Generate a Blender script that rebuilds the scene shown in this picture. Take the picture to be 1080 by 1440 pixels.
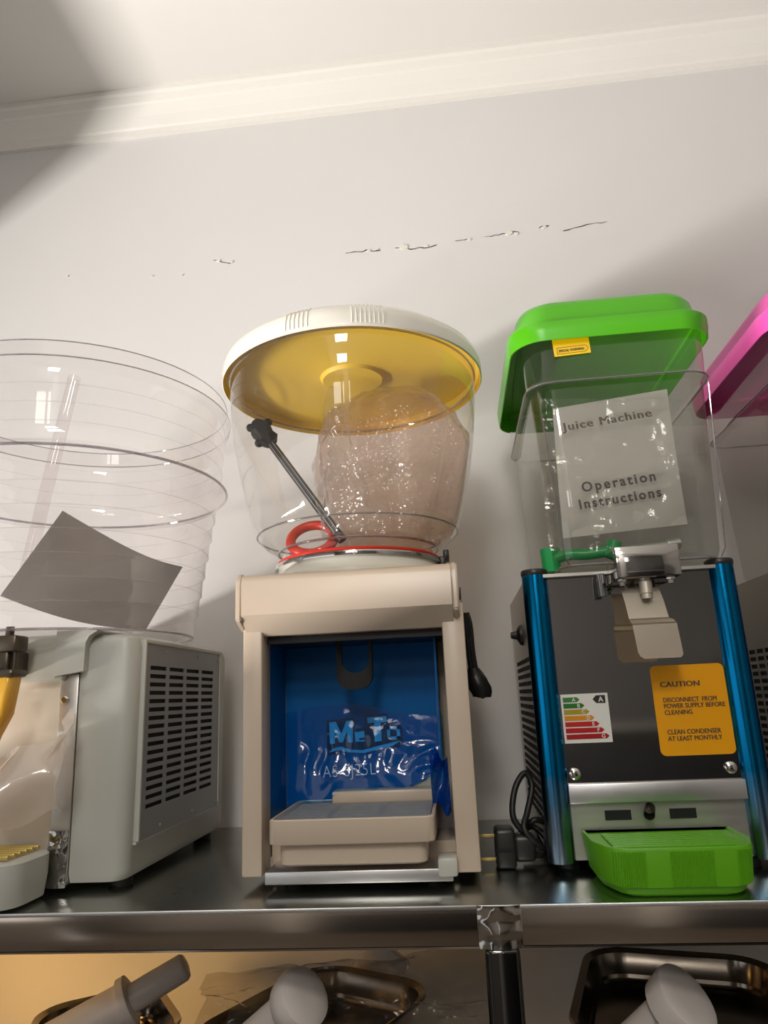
import bpy, bmesh, math, random
from mathutils import Vector, Matrix, noise
import numpy as np
random.seed(7)
for o in list(bpy.data.objects): bpy.data.objects.remove(o)
S = bpy.context.scene
COL = S.collection
CZ = 1.5                      # eye height above the floor; all z below are given relative to the eye

# ------------------------------------------------------------------ camera
F = 1000.0                    # focal length in pixels of a 1080 x 1440 frame
def nrm(v): v = np.array(v, float); return v/np.linalg.norm(v)
UPV = nrm([-170, -3830, 1000]); RTV = nrm([11240, -760, -1000])
FWV = nrm(np.cross(UPV, RTV)); RTV = nrm(np.cross(FWV, UPV))
M = np.stack([RTV, FWV, UPV])
cam_d = bpy.data.cameras.new('camera'); cam = bpy.data.objects.new('camera', cam_d); COL.objects.link(cam)
cam_d.sensor_fit = 'VERTICAL'; cam_d.sensor_height = 36.0; cam_d.lens = 36.0*F/1440.0
cam_d.clip_start = 0.02
r_, u_, b_ = M@[1, 0, 0], M@[0, -1, 0], -(M@[0, 0, 1])
cam.matrix_world = Matrix(((r_[0], u_[0], b_[0], 0), (r_[1], u_[1], b_[1], 0), (r_[2], u_[2], b_[2], CZ), (0, 0, 0, 1)))
S.camera = cam
def at(px, py, X=None, Y=None, Z=None):
    """where the line of sight through a photo pixel meets a plane of the room"""
    r = M@nrm([px-540, py-720, F])
    if X is not None: t = X/r[0]
    elif Y is not None: t = Y/r[1]
    else: t = Z/r[2]
    return Vector((r*t).tolist())

# ------------------------------------------------------------------ light and exposure
w = bpy.data.worlds.new('world'); S.world = w; w.use_nodes = True
w.node_tree.nodes['Background'].inputs[0].default_value = (0.75, 0.82, 0.9, 1)
w.node_tree.nodes['Background'].inputs[1].default_value = 0.25
S.view_settings.view_transform = 'Standard'; S.view_settings.look = 'None'
S.view_settings.exposure = -0.12; S.view_settings.gamma = 1.0; S.view_settings.use_curve_mapping = False
S.cycles.transparent_max_bounces = 20
S.cycles.max_bounces = 10
S.cycles.sample_clamp_indirect = 4.0
def area(name, loc, target, sx, sy, power, col):
    l = bpy.data.lights.new(name, 'AREA'); l.shape = 'RECTANGLE'; l.size = sx; l.size_y = sy
    l.energy = power; l.color = col
    o = bpy.data.objects.new(name, l); COL.objects.link(o)
    o.location = (loc[0], loc[1], loc[2]+CZ)
    d = Vector(target)-Vector(loc); o.rotation_euler = d.to_track_quat('-Z', 'Y').to_euler()
    return o
# sunlit pavement outside the doorway on the left, throwing light up under the door head
area('pavement_bounce', (-4.4, -0.9, -1.30), (0.0, -0.9, 2.2), 3.2, 0.2, 560, (1.0, 0.95, 0.89))
# sky seen through the same doorway
area('doorway_daylight', (-2.25, -0.9, -0.55), (0.4, 0.9, -0.2), 2.6, 1.9, 13, (0.95, 0.97, 1.0))
# shop window behind the photographer: two panes
for k in (0, 1):
    area('window_daylight', (-0.62+k*0.62, -3.42, 1.2), (-0.3, 1.0, 0.2), 0.5, 0.5, 6, (1.0, 0.95, 0.88))
# ceiling lamp panels in the middle of the shop
for k in (0, 1):
    area('ceiling_lamp', (-0.2, -1.3-k*0.9, 1.62), (-0.2, -1.3-k*0.9, 0.0), 0.45, 0.45, 26, (1.0, 0.96, 0.90))
# warm lamp low on the left beyond the frame
wl = bpy.data.lights.new('warm_lamp', 'SPOT'); wl.energy = 19; wl.color = (1.0, 0.56, 0.17); wl.shadow_soft_size = 0.08
wl.spot_size = math.radians(95); wl.spot_blend = 0.9
wo = bpy.data.objects.new('warm_lamp', wl); COL.objects.link(wo); wo.location = (-1.15, 1.0, CZ-0.5)
wo.rotation_euler = (Vector((-0.7, 1.58, -0.42))-Vector((-1.15, 1.0, -0.5))).to_track_quat('-Z', 'Y').to_euler()

# ------------------------------------------------------------------ materials
MATS = {}
def srgb(r, g, b):
    f = lambda c: (c/255/12.92) if c/255 <= 0.04045 else ((c/255+0.055)/1.055)**2.4
    return (f(r), f(g), f(b), 1)
def pbr(name, col, rough=0.5, metal=0.0, var=0.0, vscale=8.0, bump=0.0, bscale=60.0, spec=0.5, trans=0.0, stretch=None, coat=0.0):
    m = bpy.data.materials.new(name); m.use_nodes = True; nt = m.node_tree; N = nt.nodes; L = nt.links
    b = N['Principled BSDF']
    c = col if len(col) == 4 else (*col, 1)
    b.inputs['Base Color'].default_value = c
    b.inputs['Roughness'].default_value = rough; b.inputs['Metallic'].default_value = metal
    b.inputs['Specular IOR Level'].default_value = spec
    b.inputs['Transmission Weight'].default_value = trans
    b.inputs['Coat Weight'].default_value = coat
    tc = N.new('ShaderNodeTexCoord'); mp = N.new('ShaderNodeMapping'); L.new(tc.outputs['Object'], mp.inputs[0])
    if stretch: mp.inputs['Scale'].default_value = stretch
    nz = N.new('ShaderNodeTexNoise'); nz.inputs['Scale'].default_value = vscale; nz.inputs['Detail'].default_value = 4
    L.new(mp.outputs[0], nz.inputs['Vector'])
    if var > 0:
        mx = N.new('ShaderNodeMix'); mx.data_type = 'RGBA'
        mx.inputs[6].default_value = tuple(max(0, x*(1-var)) for x in c[:3])+(1,)
        mx.inputs[7].default_value = tuple(min(1, x*(1+var)) for x in c[:3])+(1,)
        L.new(nz.outputs['Fac'], mx.inputs[0]); L.new(mx.outputs[2], b.inputs['Base Color'])
    mr = N.new('ShaderNodeMapRange'); mr.inputs[3].default_value = max(0.0, rough*0.85); mr.inputs[4].default_value = min(1, rough*1.15+0.01)
    L.new(nz.outputs['Fac'], mr.inputs[0]); L.new(mr.outputs[0], b.inputs['Roughness'])
    if bump > 0:
        n2 = N.new('ShaderNodeTexNoise'); n2.inputs['Scale'].default_value = bscale; n2.inputs['Detail'].default_value = 5
        L.new(mp.outputs[0], n2.inputs['Vector'])
        bp = N.new('ShaderNodeBump'); bp.inputs['Strength'].default_value = bump; bp.inputs['Distance'].default_value = 0.002
        L.new(n2.outputs['Fac'], bp.inputs['Height']); L.new(bp.outputs[0], b.inputs['Normal'])
    MATS[name] = m; return m
def clear(name, tint=(0.96, 0.95, 0.95), haze=0.04, hazecol=(0.8, 0.78, 0.78), rough=0.03, bump=0.0, bscale=30.0, f0=0.045, power=4.0, bubbles=False, edge=0.0, crease=False):
    """thin clear plastic sheet: see-through face on, mirror-like at grazing angles, a little milky"""
    m = bpy.data.materials.new(name); m.use_nodes = True; nt = m.node_tree; N = nt.nodes; L = nt.links
    N.remove(N['Principled BSDF']); out = N['Material Output']
    tr = N.new('ShaderNodeBsdfTransparent'); tr.inputs[0].default_value = (*tint, 1)
    df = N.new('ShaderNodeBsdfDiffuse'); df.inputs[0].default_value = (*hazecol, 1)
    tl = N.new('ShaderNodeBsdfTranslucent'); tl.inputs[0].default_value = (*hazecol, 1)
    ml = N.new('ShaderNodeMixShader'); ml.inputs[0].default_value = 0.5; L.new(df.outputs[0], ml.inputs[1]); L.new(tl.outputs[0], ml.inputs[2])
    gl = N.new('ShaderNodeBsdfGlossy'); gl.inputs['Roughness'].default_value = rough; gl.inputs[0].default_value = (0.95, 0.95, 0.95, 1)
    lw = N.new('ShaderNodeLayerWeight'); lw.inputs['Blend'].default_value = 0.5
    pw = N.new('ShaderNodeMath'); pw.operation = 'POWER'; pw.inputs[1].default_value = power; L.new(lw.outputs['Facing'], pw.inputs[0])
    ma = N.new('ShaderNodeMath'); ma.operation = 'MULTIPLY_ADD'; ma.inputs[1].default_value = 0.8; ma.inputs[2].default_value = f0; L.new(pw.outputs[0], ma.inputs[0])
    tc = N.new('ShaderNodeTexCoord')
    nz = N.new('ShaderNodeTexNoise'); nz.inputs['Scale'].default_value = 5; nz.inputs['Detail'].default_value = 6; L.new(tc.outputs['Object'], nz.inputs['Vector'])
    hz = N.new('ShaderNodeMapRange'); hz.inputs[3].default_value = haze*0.5; hz.inputs[4].default_value = haze*1.5; L.new(nz.outputs['Fac'], hz.inputs[0])
    hp = N.new('ShaderNodeMath'); hp.operation = 'MULTIPLY_ADD'; hp.inputs[1].default_value = edge; L.new(pw.outputs[0], hp.inputs[0]); L.new(hz.outputs[0], hp.inputs[2])
    m1 = N.new('ShaderNodeMixShader'); L.new(hp.outputs[0], m1.inputs[0]); L.new(tr.outputs[0], m1.inputs[1]); L.new(ml.outputs[0], m1.inputs[2])
    m2 = N.new('ShaderNodeMixShader'); L.new(ma.outputs[0], m2.inputs[0]); L.new(m1.outputs[0], m2.inputs[1]); L.new(gl.outputs[0], m2.inputs[2])
    L.new(m2.outputs[0], out.inputs[0])
    if bump > 0:
        if bubbles:
            n2 = N.new('ShaderNodeTexVoronoi'); n2.inputs['Scale'].default_value = bscale; h = n2.outputs['Distance']
        elif crease:
            n2 = N.new('ShaderNodeTexVoronoi'); n2.feature = 'DISTANCE_TO_EDGE'; n2.inputs['Scale'].default_value = bscale
            va = N.new('ShaderNodeVectorMath'); va.operation = 'MULTIPLY_ADD'; va.inputs[1].default_value = (.05, .05, .05)
            L.new(nz.outputs['Color'], va.inputs[0]); L.new(tc.outputs['Object'], va.inputs[2])
            cl_ = N.new('ShaderNodeMath'); cl_.operation = 'MINIMUM'; cl_.inputs[1].default_value = 0.12; L.new(n2.outputs['Distance'], cl_.inputs[0]); h = cl_.outputs[0]
        else:
            n2 = N.new('ShaderNodeTexNoise'); n2.inputs['Scale'].default_value = bscale; n2.inputs['Detail'].default_value = 3; n2.inputs['Distortion'].default_value = 1.2; h = n2.outputs['Fac']
        L.new(va.outputs[0] if crease else tc.outputs['Object'], n2.inputs['Vector'])
        bp = N.new('ShaderNodeBump'); bp.inputs['Strength'].default_value = bump; bp.inputs['Distance'].default_value = 0.004
        L.new(h, bp.inputs['Height'])
        for s in (df, gl): L.new(bp.outputs[0], s.inputs['Normal'])
    MATS[name] = m; return m
pbr('wall_paint', (0.70, 0.685, 0.675), 0.75, var=0.02, vscale=3, bump=0.08, bscale=90)
pbr('ceiling_paint', (0.74, 0.72, 0.69), 0.8, var=0.02, vscale=2, bump=0.05)
pbr('crown_paint', (0.80, 0.78, 0.74), 0.5, var=0.02, bump=0.05)
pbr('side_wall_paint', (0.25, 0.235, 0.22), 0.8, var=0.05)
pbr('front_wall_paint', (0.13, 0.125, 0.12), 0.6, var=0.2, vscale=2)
pbr('floor_tile', (0.09, 0.075, 0.06), 0.35, var=0.12, vscale=3)
pbr('bare_plaster', (0.74, 0.72, 0.66), 0.9, var=0.12, vscale=60, bump=0.4)
pbr('crack_grey', (0.44, 0.42, 0.40), 0.9, var=0.2, vscale=60)
pbr('shelf_steel', (0.42, 0.43, 0.40), 0.25, 1.0, var=0.10, vscale=9)
pbr('apron_steel', (0.52, 0.44, 0.37), 0.13, 1.0, var=0.10, vscale=6, stretch=(1, 1, 14))
pbr('chrome', (0.72, 0.70, 0.67), 0.05, 1.0, var=0.03)
pbr('lever_steel', (0.74, 0.66, 0.55), 0.4, 0.7, var=0.03)
pbr('mirror_steel', (0.50, 0.48, 0.46), 0.06, 1.0, var=0.08, vscale=4)
pbr('post_steel', (0.09, 0.085, 0.08), 0.06, 1.0, var=0.1, vscale=20)
pbr('satin_steel', (0.62, 0.60, 0.56), 0.38, 1.0, var=0.06, vscale=10, stretch=(1, 1, 12))
pbr('pale_aluminium', (0.80, 0.79, 0.79), 0.36, 1.0, var=0.05, vscale=20)
pbr('dark_pan_steel', (0.26, 0.22, 0.18), 0.16, 1.0, var=0.1, vscale=5)
pbr('white_shell', (0.48, 0.48, 0.435), 0.38, var=0.02, bump=0.02)
pbr('white_cap', (0.52, 0.515, 0.46), 0.3, var=0.02)
pbr('vent_grey', (0.30, 0.315, 0.33), 0.42, 0.3, var=0.04)
pbr('cream_plastic', (0.60, 0.49, 0.385), 0.32, var=0.02, bump=0.015)
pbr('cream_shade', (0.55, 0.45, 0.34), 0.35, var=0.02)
pbr('front_cream', (0.64, 0.56, 0.46), 0.22, var=0.03)
pbr('lid_white', (0.84, 0.80, 0.72), 0.25, var=0.015)
pbr('lid_yellow', (0.85, 0.58, 0.06), 0.35, var=0.06, vscale=6, trans=0.0)
pbr('neck_white', (0.72, 0.70, 0.62), 0.2, var=0.03)
pbr('gasket_red', (0.62, 0.03, 0.015), 0.35, var=0.1)
pbr('lid_green', (0.085, 0.45, 0.005), 0.3, var=0.04)
pbr('tray_green', (0.11, 0.38, 0.004), 0.42, var=0.05)
pbr('part_green', (0.01, 0.42, 0.10), 0.3, var=0.08)
pbr('lid_pink', (0.80, 0.09, 0.42), 0.3, var=0.04)
pbr('blue_anodised', (0.004, 0.20, 0.44), 0.22, 1.0, var=0.10, vscale=30)
def tube_grey_blend():  # tube colour turns from blue to pale grey towards the bottom
    m = MATS['blue_anodised']; N = m.node_tree.nodes; L = m.node_tree.links; b = N['Principled BSDF']
    src = b.inputs['Base Color'].links[0].from_socket
    tc = N.new('ShaderNodeTexCoord'); sp = N.new('ShaderNodeSeparateXYZ'); L.new(tc.outputs['Object'], sp.inputs[0])
    n_ = N.new('ShaderNodeTexNoise'); n_.inputs['Scale'].default_value = 30; n_.inputs['Detail'].default_value = 6; L.new(tc.outputs['Object'], n_.inputs['Vector'])
    ad = N.new('ShaderNodeMath'); ad.operation = 'MULTIPLY_ADD'; ad.inputs[1].default_value = 0.06; L.new(n_.outputs['Fac'], ad.inputs[0]); L.new(sp.outputs['Z'], ad.inputs[2])
    mr = N.new('ShaderNodeMapRange'); mr.inputs[1].default_value = 0.07; mr.inputs[2].default_value = 0.16; mr.inputs[3].default_value = 0.75; mr.inputs[4].default_value = 0.0; L.new(ad.outputs[0], mr.inputs[0])
    mx = N.new('ShaderNodeMix'); mx.data_type = 'RGBA'; mx.inputs[7].default_value = (0.40, 0.47, 0.52, 1); L.new(src, mx.inputs[6]); L.new(mr.outputs[0], mx.inputs[0]); L.new(mx.outputs[2], b.inputs['Base Color'])
tube_grey_blend()
pbr('black_rubber', (0.012, 0.012, 0.012), 0.45, var=0.2)
pbr('black_plastic', (0.02, 0.019, 0.018), 0.35, var=0.1)
pbr('dark_void', (0.006, 0.006, 0.006), 0.8, var=0.1)
pbr('lever_grey', (0.016, 0.016, 0.015), 0.6, var=0.1, spec=.2)
pbr('blue_panel', (0.002, 0.105, 0.33), 0.35, var=0.10, vscale=6, bump=0.05, bscale=12, spec=.15)
pbr('navy', (0.004, 0.018, 0.07), 0.35, var=0.1)
pbr('logo_blue', (0.05, 0.42, 0.85), 0.3, var=0.2, vscale=20)
pbr('ink_white', (0.50, 0.66, 0.80), 0.3)
pbr('paper', (0.96, 0.92, 0.88), 0.55, var=0.02)
pbr('grey_sheet', (0.40, 0.375, 0.36), 0.30, 0.15, var=0.10, vscale=7)
pbr('ink_black', (0.02, 0.018, 0.016), 0.5)
pbr('ink_brown', (0.09, 0.055, 0.03), 0.5)
pbr('ink_grey', (0.07, 0.06, 0.06), 0.5)
pbr('sticker_orange', (0.86, 0.36, 0.002), 0.35, var=0.03)
pbr('sticker_yellow', (0.90, 0.56, 0.002), 0.35, var=0.03)
pbr('sticker_white', (0.78, 0.76, 0.72), 0.4)
for nm, c in dict(class_a=(60, 125, 50), class_b=(40, 110, 40), class_c=(170, 150, 30), class_d=(215, 140, 25), class_e=(190, 30, 25), class_f=(180, 20, 25), class_g=(165, 15, 22)).items():
    pbr(nm, srgb(*c), 0.4)
pbr('amber_plastic', (0.85, 0.48, 0.06), 0.15, var=0.15, trans=0.25)
pbr('brass_grille', (0.62, 0.46, 0.14), 0.3, 0.6, var=0.1)
pbr('dark_bronze', (0.10, 0.08, 0.06), 0.3, 0.7, var=0.15)
pbr('pusher_white', (0.66, 0.60, 0.56), 0.38, var=0.03)
pbr('dark_cabinet', (0.03, 0.03, 0.032), 0.4, var=0.3)
pbr('grey_column', (0.30, 0.29, 0.28), 0.5, var=0.05)
clear('tub_clear', (0.965, 0.95, 0.95), haze=0.045, hazecol=(0.85, 0.80, 0.80), f0=0.05, power=4, edge=0.25)
clear('bowl_clear', (0.97, 0.965, 0.955), haze=0.02, f0=0.05, power=4)
clear('tank_clear', (0.81, 0.81, 0.785), haze=0.02, f0=0.05, power=4)
clear('rim_clear', (0.62, 0.60, 0.62), haze=0.10, f0=0.12, power=2)
clear('clear_film', (0.97, 0.97, 0.97), haze=0.03, f0=0.035, power=3, rough=0.08, bump=0.8, bscale=28, crease=True)
clear('milky_film', (0.95, 0.90, 0.86), haze=0.6, hazecol=(0.95, 0.84, 0.75), f0=0.06, power=3, rough=0.12, bump=0.2, bscale=14)
clear('bubble_wrap', (0.88, 0.80, 0.75), haze=0.18, hazecol=(0.78, 0.62, 0.53), f0=0.04, power=3, rough=0.2, bump=0.6, bscale=130, bubbles=True)
clear('blue_film', (0.62, 0.88, 1.0), haze=0.10, hazecol=(0.003, 0.11, 0.50), f0=0.035, power=3, rough=0.05, bump=0.08, bscale=34, crease=True)
clear('torn_blue', (0.1, 0.4, 0.9), haze=0.6, hazecol=(0.004, 0.10, 0.55), f0=0.04, power=3, rough=0.08, bump=0.3, bscale=30, crease=True)
clear('dusty_film', (0.85, 0.82, 0.78), haze=0.13, hazecol=(0.4, 0.34, 0.28), f0=0.05, power=2.5, rough=0.14, bump=0.9, bscale=16, crease=True)

# ------------------------------------------------------------------ building helpers
ROOT = {}
def _root(o):
    while o.parent: o = o.parent
    return o
def thing(name, label, cat, loc, group=None):
    o = bpy.data.objects.new(name, None); COL.objects.link(o); o.empty_display_size = 0.05
    o.location = (loc[0], loc[1], loc[2]+CZ); ROOT[o.name] = Vector(loc)
    o['label'] = label; o['category'] = cat
    if group: o['group'] = group
    return o
def obj(name, bm, mat, parent=None, base=None, smooth=True, label=None, kind=None):
    if parent: base = ROOT[_root(parent).name]
    base = Vector(base) if base is not None else Vector((0, 0, 0))
    bmesh.ops.translate(bm, verts=bm.verts, vec=-base)
    me = bpy.data.meshes.new(name)
    bmesh.ops.recalc_face_normals(bm, faces=bm.faces) if mat not in ('tub_clear',) else None
    bm.to_mesh(me); bm.free()
    me.materials.append(MATS[mat])
    if smooth:
        for p in me.polygons: p.use_smooth = True
        try: me.set_sharp_from_angle(angle=math.radians(38))
        except Exception: pass
    o = bpy.data.objects.new(name, me); COL.objects.link(o)
    if parent: o.parent = parent
    else:
        o.location = (base.x, base.y, base.z+CZ); ROOT[o.name] = base
    if label: o['label'] = label
    if kind: o['kind'] = kind
    return o
def tag(o, label, cat, group=None):
    o['label'] = label; o['category'] = cat
    if group: o['group'] = group
    return o
def B(): return bmesh.new()
def box(bm, x0, x1, y0, y1, z0, z1, bev=0.0, seg=2):
    g = bmesh.ops.create_cube(bm, size=1.0)
    vs = g['verts']
    for v in vs: v.co = Vector((x0+(v.co.x+.5)*(x1-x0), y0+(v.co.y+.5)*(y1-y0), z0+(v.co.z+.5)*(z1-z0)))
    if bev > 0:
        es = list({e for v in vs for e in v.link_edges})
        bmesh.ops.bevel(bm, geom=es, offset=bev, segments=seg, profile=0.5, affect='EDGES')
    return bm
def loft(bm, loops, c0=False, c1=False, closed=True):
    vv = [[bm.verts.new(p) for p in lp] for lp in loops]
    n = len(vv[0])
    for a, b in zip(vv[:-1], vv[1:]):
        for i in range(n if closed else n-1):
            j = (i+1) % n
            bm.faces.new((a[i], a[j], b[j], b[i]))
    if c0: bm.faces.new(vv[0])
    if c1: bm.faces.new(vv[-1])
    return bm
def rrect(x0, x1, y0, y1, r, n=6):
    pts = []
    for cx, cy, a0 in ((x1-r, y1-r, 0), (x0+r, y1-r, 90), (x0+r, y0+r, 180), (x1-r, y0+r, 270)):
        for k in range(n+1):
            a = math.radians(a0+90*k/n); pts.append((cx+r*math.cos(a), cy+r*math.sin(a)))
    return pts
def lathe(bm, prof, cx, cy, seg=64, c0=False, c1=False):
    loops = [[(cx+r*math.cos(2*math.pi*k/seg), cy+r*math.sin(2*math.pi*k/seg), z) for k in range(seg)] for r, z in prof]
    return loft(bm, loops, c0, c1)
def ring(bm, cx, cy, z, R, r, seg=72, m=8, rz=None):
    loops = []
    for k in range(seg+1):
        a = 2*math.pi*k/seg
        loops.append([((cx+(R+r*math.cos(t))*math.cos(a)), cy+(R+r*math.cos(t))*math.sin(a), z+(rz or r)*math.sin(t)) for t in [2*math.pi*q/m for q in range(m)]])
    loft(bm, loops); bmesh.ops.remove_doubles(bm, verts=bm.verts, dist=1e-6); return bm
def tube(bm, path, rad, m=10, caps=True):
    pts = [Vector(p) for p in path]; rs = rad if isinstance(rad, (list, tuple)) else [rad]*len(pts)
    loops = []; up = None
    for i, p in enumerate(pts):
        d = (pts[min(i+1, len(pts)-1)]-pts[max(i-1, 0)]).normalized()
        if up is None: up = d.orthogonal().normalized()
        up = (up-d*up.dot(d)).normalized(); s = d.cross(up)
        loops.append([p+(up*math.cos(2*math.pi*k/m)+s*math.sin(2*math.pi*k/m))*rs[i] for k in range(m)])
    return loft(bm, loops, caps, caps)
def spline(pts, n=8):
    P = [Vector(p) for p in pts]; out = []
    for i in range(len(P)-1):
        a, b, c, d = P[max(i-1, 0)], P[i], P[i+1], P[min(i+2, len(P)-1)]
        for k in range(n):
            t = k/n; out.append(0.5*((2*b)+(c-a)*t+(2*a-5*b+4*c-d)*t*t+(3*b-a-3*c+d)*t**3))
    out.append(P[-1]); return out
def prism(bm, pts2, y0, y1, bev=0.0):
    """outline in X,Z extruded along Y"""
    return loft(bm, [[(x, y0, z) for x, z in pts2], [(x, y1, z) for x, z in pts2]], True, True)
def sheet(bm, fn, nu, nv):
    g = [[bm.verts.new(fn(i/nu, j/nv)) for i in range(nu+1)] for j in range(nv+1)]
    for j in range(nv):
        for i in range(nu): bm.faces.new((g[j][i], g[j][i+1], g[j+1][i+1], g[j+1][i]))
    return bm
def solid(bm, th):
    bmesh.ops.solidify(bm, geom=list(bm.faces), thickness=th); return bm
def slotted(bm, us, vs, hole, to3, dv):
    """plate cut with a regular set of slots; us, vs are break lines, hole(i,j) says which cells are open"""
    V = {}; dv = Vector(dv)
    def g(i, j, k):
        if (i, j, k) not in V: V[(i, j, k)] = bm.verts.new(Vector(to3(us[i], vs[j]))+dv*k)
        return V[(i, j, k)]
    nu, nv = len(us)-1, len(vs)-1
    full = lambda i, j: 0 <= i < nu and 0 <= j < nv and not hole(i, j)
    for i in range(nu):
        for j in range(nv):
            if not full(i, j): continue
            for k in (0, 1): bm.faces.new((g(i, j, k), g(i+1, j, k), g(i+1, j+1, k), g(i, j+1, k)))
            for a, b, c, d, ni, nj in ((i, j, i+1, j, i, j-1), (i, j+1, i+1, j+1, i, j+1), (i, j, i, j+1, i-1, j), (i+1, j, i+1, j+1, i+1, j)):
                if not full(ni, nj): bm.faces.new((g(a, b, 0), g(c, d, 0), g(c, d, 1), g(a, b, 1)))
    return bm
def text(name, s, size, loc, mat, parent, rot=0.0, offs=0.0, sx=1.0, space=1.0, depth=0.0003, align='LEFT', bold=0.0):
    c = bpy.data.curves.new(name, 'FONT'); c.body = s; c.size = 1.0; c.extrude = depth/size; c.offset = offs/size
    c.space_character = space; c.resolution_u = 3; c.align_x = align
    t = bpy.data.objects.new('tmp', c); COL.objects.link(t); bpy.context.view_layer.update()
    me = bpy.data.meshes.new_from_object(t.evaluated_get(bpy.context.evaluated_depsgraph_get()))
    bpy.data.objects.remove(t); bpy.data.curves.remove(c)
    mat4 = Matrix.Translation(Vector(loc)-ROOT[_root(parent).name])@Matrix.Rotation(math.radians(90), 4, 'X')@Matrix.Rotation(rot, 4, 'Z')@Matrix.Diagonal((sx*size, size, size, 1))
    me.transform(mat4); me.materials.clear(); me.materials.append(MATS[mat])
    me.name = name
    if bold:                                     # heavier strokes: the same outline laid twice side by side
        bm = B(); bm.from_mesh(me); bm.from_mesh(me); bm.verts.ensure_lookup_table()
        h = len(bm.verts)//2
        for i, v in enumerate(bm.verts): v.co.x += bold if i < h else -bold; v.co.y -= 0.00003 if i < h else 0
        bm.to_mesh(me); bm.free()
    o = bpy.data.objects.new(name, me); COL.objects.link(o); o.parent = parent
    return o
def hexbolt(bm, p, r, h, axis='Z'):
    loops = []
    for t, rr in ((0, r), (h*.8, r), (h, r*.8)):
        lp = []
        for k in range(6):
            a = math.pi*k/3+.3
            lp.append((p[0]+rr*math.cos(a), p[1]+rr*math.sin(a), p[2]-t) if axis == 'Z' else (p[0]+rr*math.cos(a), p[1]-t, p[2]+rr*math.sin(a)))
        loops.append(lp)
    return loft(bm, loops, True, True)
def nz(x, y, z, s=1.0): return noise.noise(Vector((x*s, y*s, z*s)))
def struct(o): o['kind'] = 'structure'; return o

# ------------------------------------------------------------------ the room
WY, CEIL, FLOOR = 1.58, 1.64, -1.5
XL, XR, YF = -2.1, 2.6, -3.5
wall_back = struct(obj('wall_back', box(B(), XL-.1, XR+.1, WY, WY+.1, FLOOR, CEIL+.1), 'wall_paint', base=(0, WY, FLOOR), smooth=False))
struct(obj('ceiling', box(B(), XL-.1, XR+.1, YF-.1, WY, CEIL, CEIL+.1), 'ceiling_paint', base=(0, 0, CEIL), smooth=False))
struct(obj('floor', box(B(), XL-6, XR+.1, YF-3, WY+.1, FLOOR-.1, FLOOR), 'floor_tile', base=(0, 0, FLOOR), smooth=False))
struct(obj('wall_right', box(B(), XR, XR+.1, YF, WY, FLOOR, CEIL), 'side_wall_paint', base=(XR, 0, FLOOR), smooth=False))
# left wall with the doorway whose head cuts the light on the ceiling
bm = B(); HEAD = 2.266+0.81*XL
box(bm, XL-.1, XL, 0.95, WY, FLOOR, CEIL); box(bm, XL-.1, XL, YF, -2.7, FLOOR, CEIL); box(bm, XL-.1, XL, -2.7, 0.95, HEAD, CEIL)
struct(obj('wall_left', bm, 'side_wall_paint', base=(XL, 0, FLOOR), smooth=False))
bm = B()
box(bm, XL, -.95, YF-.1, YF, FLOOR, CEIL); box(bm, .35, XR, YF-.1, YF, FLOOR, CEIL)
box(bm, -.95, .35, YF-.1, YF, FLOOR, .93); box(bm, -.95, .35, YF-.1, YF, 1.47, CEIL); box(bm, -.36, -.26, YF-.1, YF, .93, 1.47)
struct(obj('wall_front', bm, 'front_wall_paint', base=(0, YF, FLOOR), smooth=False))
struct(obj('low_light_blocker', box(B(), -1.36, -1.30, -1.3, WY, FLOOR, -.28), 'side_wall_paint', base=(-1.33, 1, FLOOR), smooth=False))  # added unseen blocker, keeps low doorway light off the wall under the shelf
# crown moulding: stepped profile along the back wall
prof = [(WY, 1.533), (WY-.012, 1.533), (WY-.014, 1.548), (WY-.020, 1.552), (WY-.030, 1.575), (WY-.044, 1.600), (WY-.050, 1.604), (WY-.056, 1.622), (WY-.064, 1.626), (WY-.064, CEIL), (WY, CEIL)]
bm = B(); loft(bm, [[(x, y, z) for y, z in prof] for x in (XL, XR)], True, True)
struct(obj('trim_1', bm, 'crown_paint', base=(0, WY, 1.53), smooth=False))
# flaked paint along a crack on the wall
def flake(px, py, s, mat, asp=1.6):
    c = at(px, py, Y=WY); bm = B(); n = 7; ph = random.random()*6
    lp = [(c.x+s*asp*math.cos(ph+2*math.pi*k/n)*random.uniform(.6, 1.1), c.z+s*math.sin(ph+2*math.pi*k/n)*random.uniform(.6, 1.1)) for k in range(n)]
    loft(bm, [[(x, WY, z) for x, z in lp], [(c.x+(x-c.x)*.9, WY-.0025, c.z+(z-c.z)*.9) for x, z in lp]], False, True)
    obj('paint_chip', bm, mat, wall_back, smooth=False)
for px, py, s, m in ((568, 348, .011, 'bare_plaster'), (600, 347, .004, 'bare_plaster'), (519, 353, .004, 'bare_plaster'), (531, 351, .003, 'bare_plaster'), (716, 328, .007, 'bare_plaster'), (727, 329, .004, 'bare_plaster'),
                   (660, 337, .004, 'bare_plaster'), (765, 320, .004, 'bare_plaster'), (308, 367, .005, 'bare_plaster'), (326, 369, .004, 'bare_plaster'), (213, 389, .004, 'bare_plaster'), (256, 387, .003, 'bare_plaster'), (95, 389, .003, 'bare_plaster')):
    flake(px, py, s, m)
def crack(pts):
    bm = B(); P = []
    for (a, b), (c, d) in zip(pts[:-1], pts[1:]):
        for k in range(5):
            t = k/5; q = at(a+(c-a)*t, b+(d-b)*t+random.uniform(-1.6, 1.6), Y=WY); P.append(q)
    wd = [random.uniform(.0003, .0013) for _ in P]
    loft(bm, [[(p.x, WY-.0008, p.z+w_), (p.x, WY-.0008, p.z-w_)] for p, w_ in zip(P, wd)], closed=False)
    solid(bm, .0008)
    obj('wall_crack', bm, 'crack_grey', wall_back, smooth=False)
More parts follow.
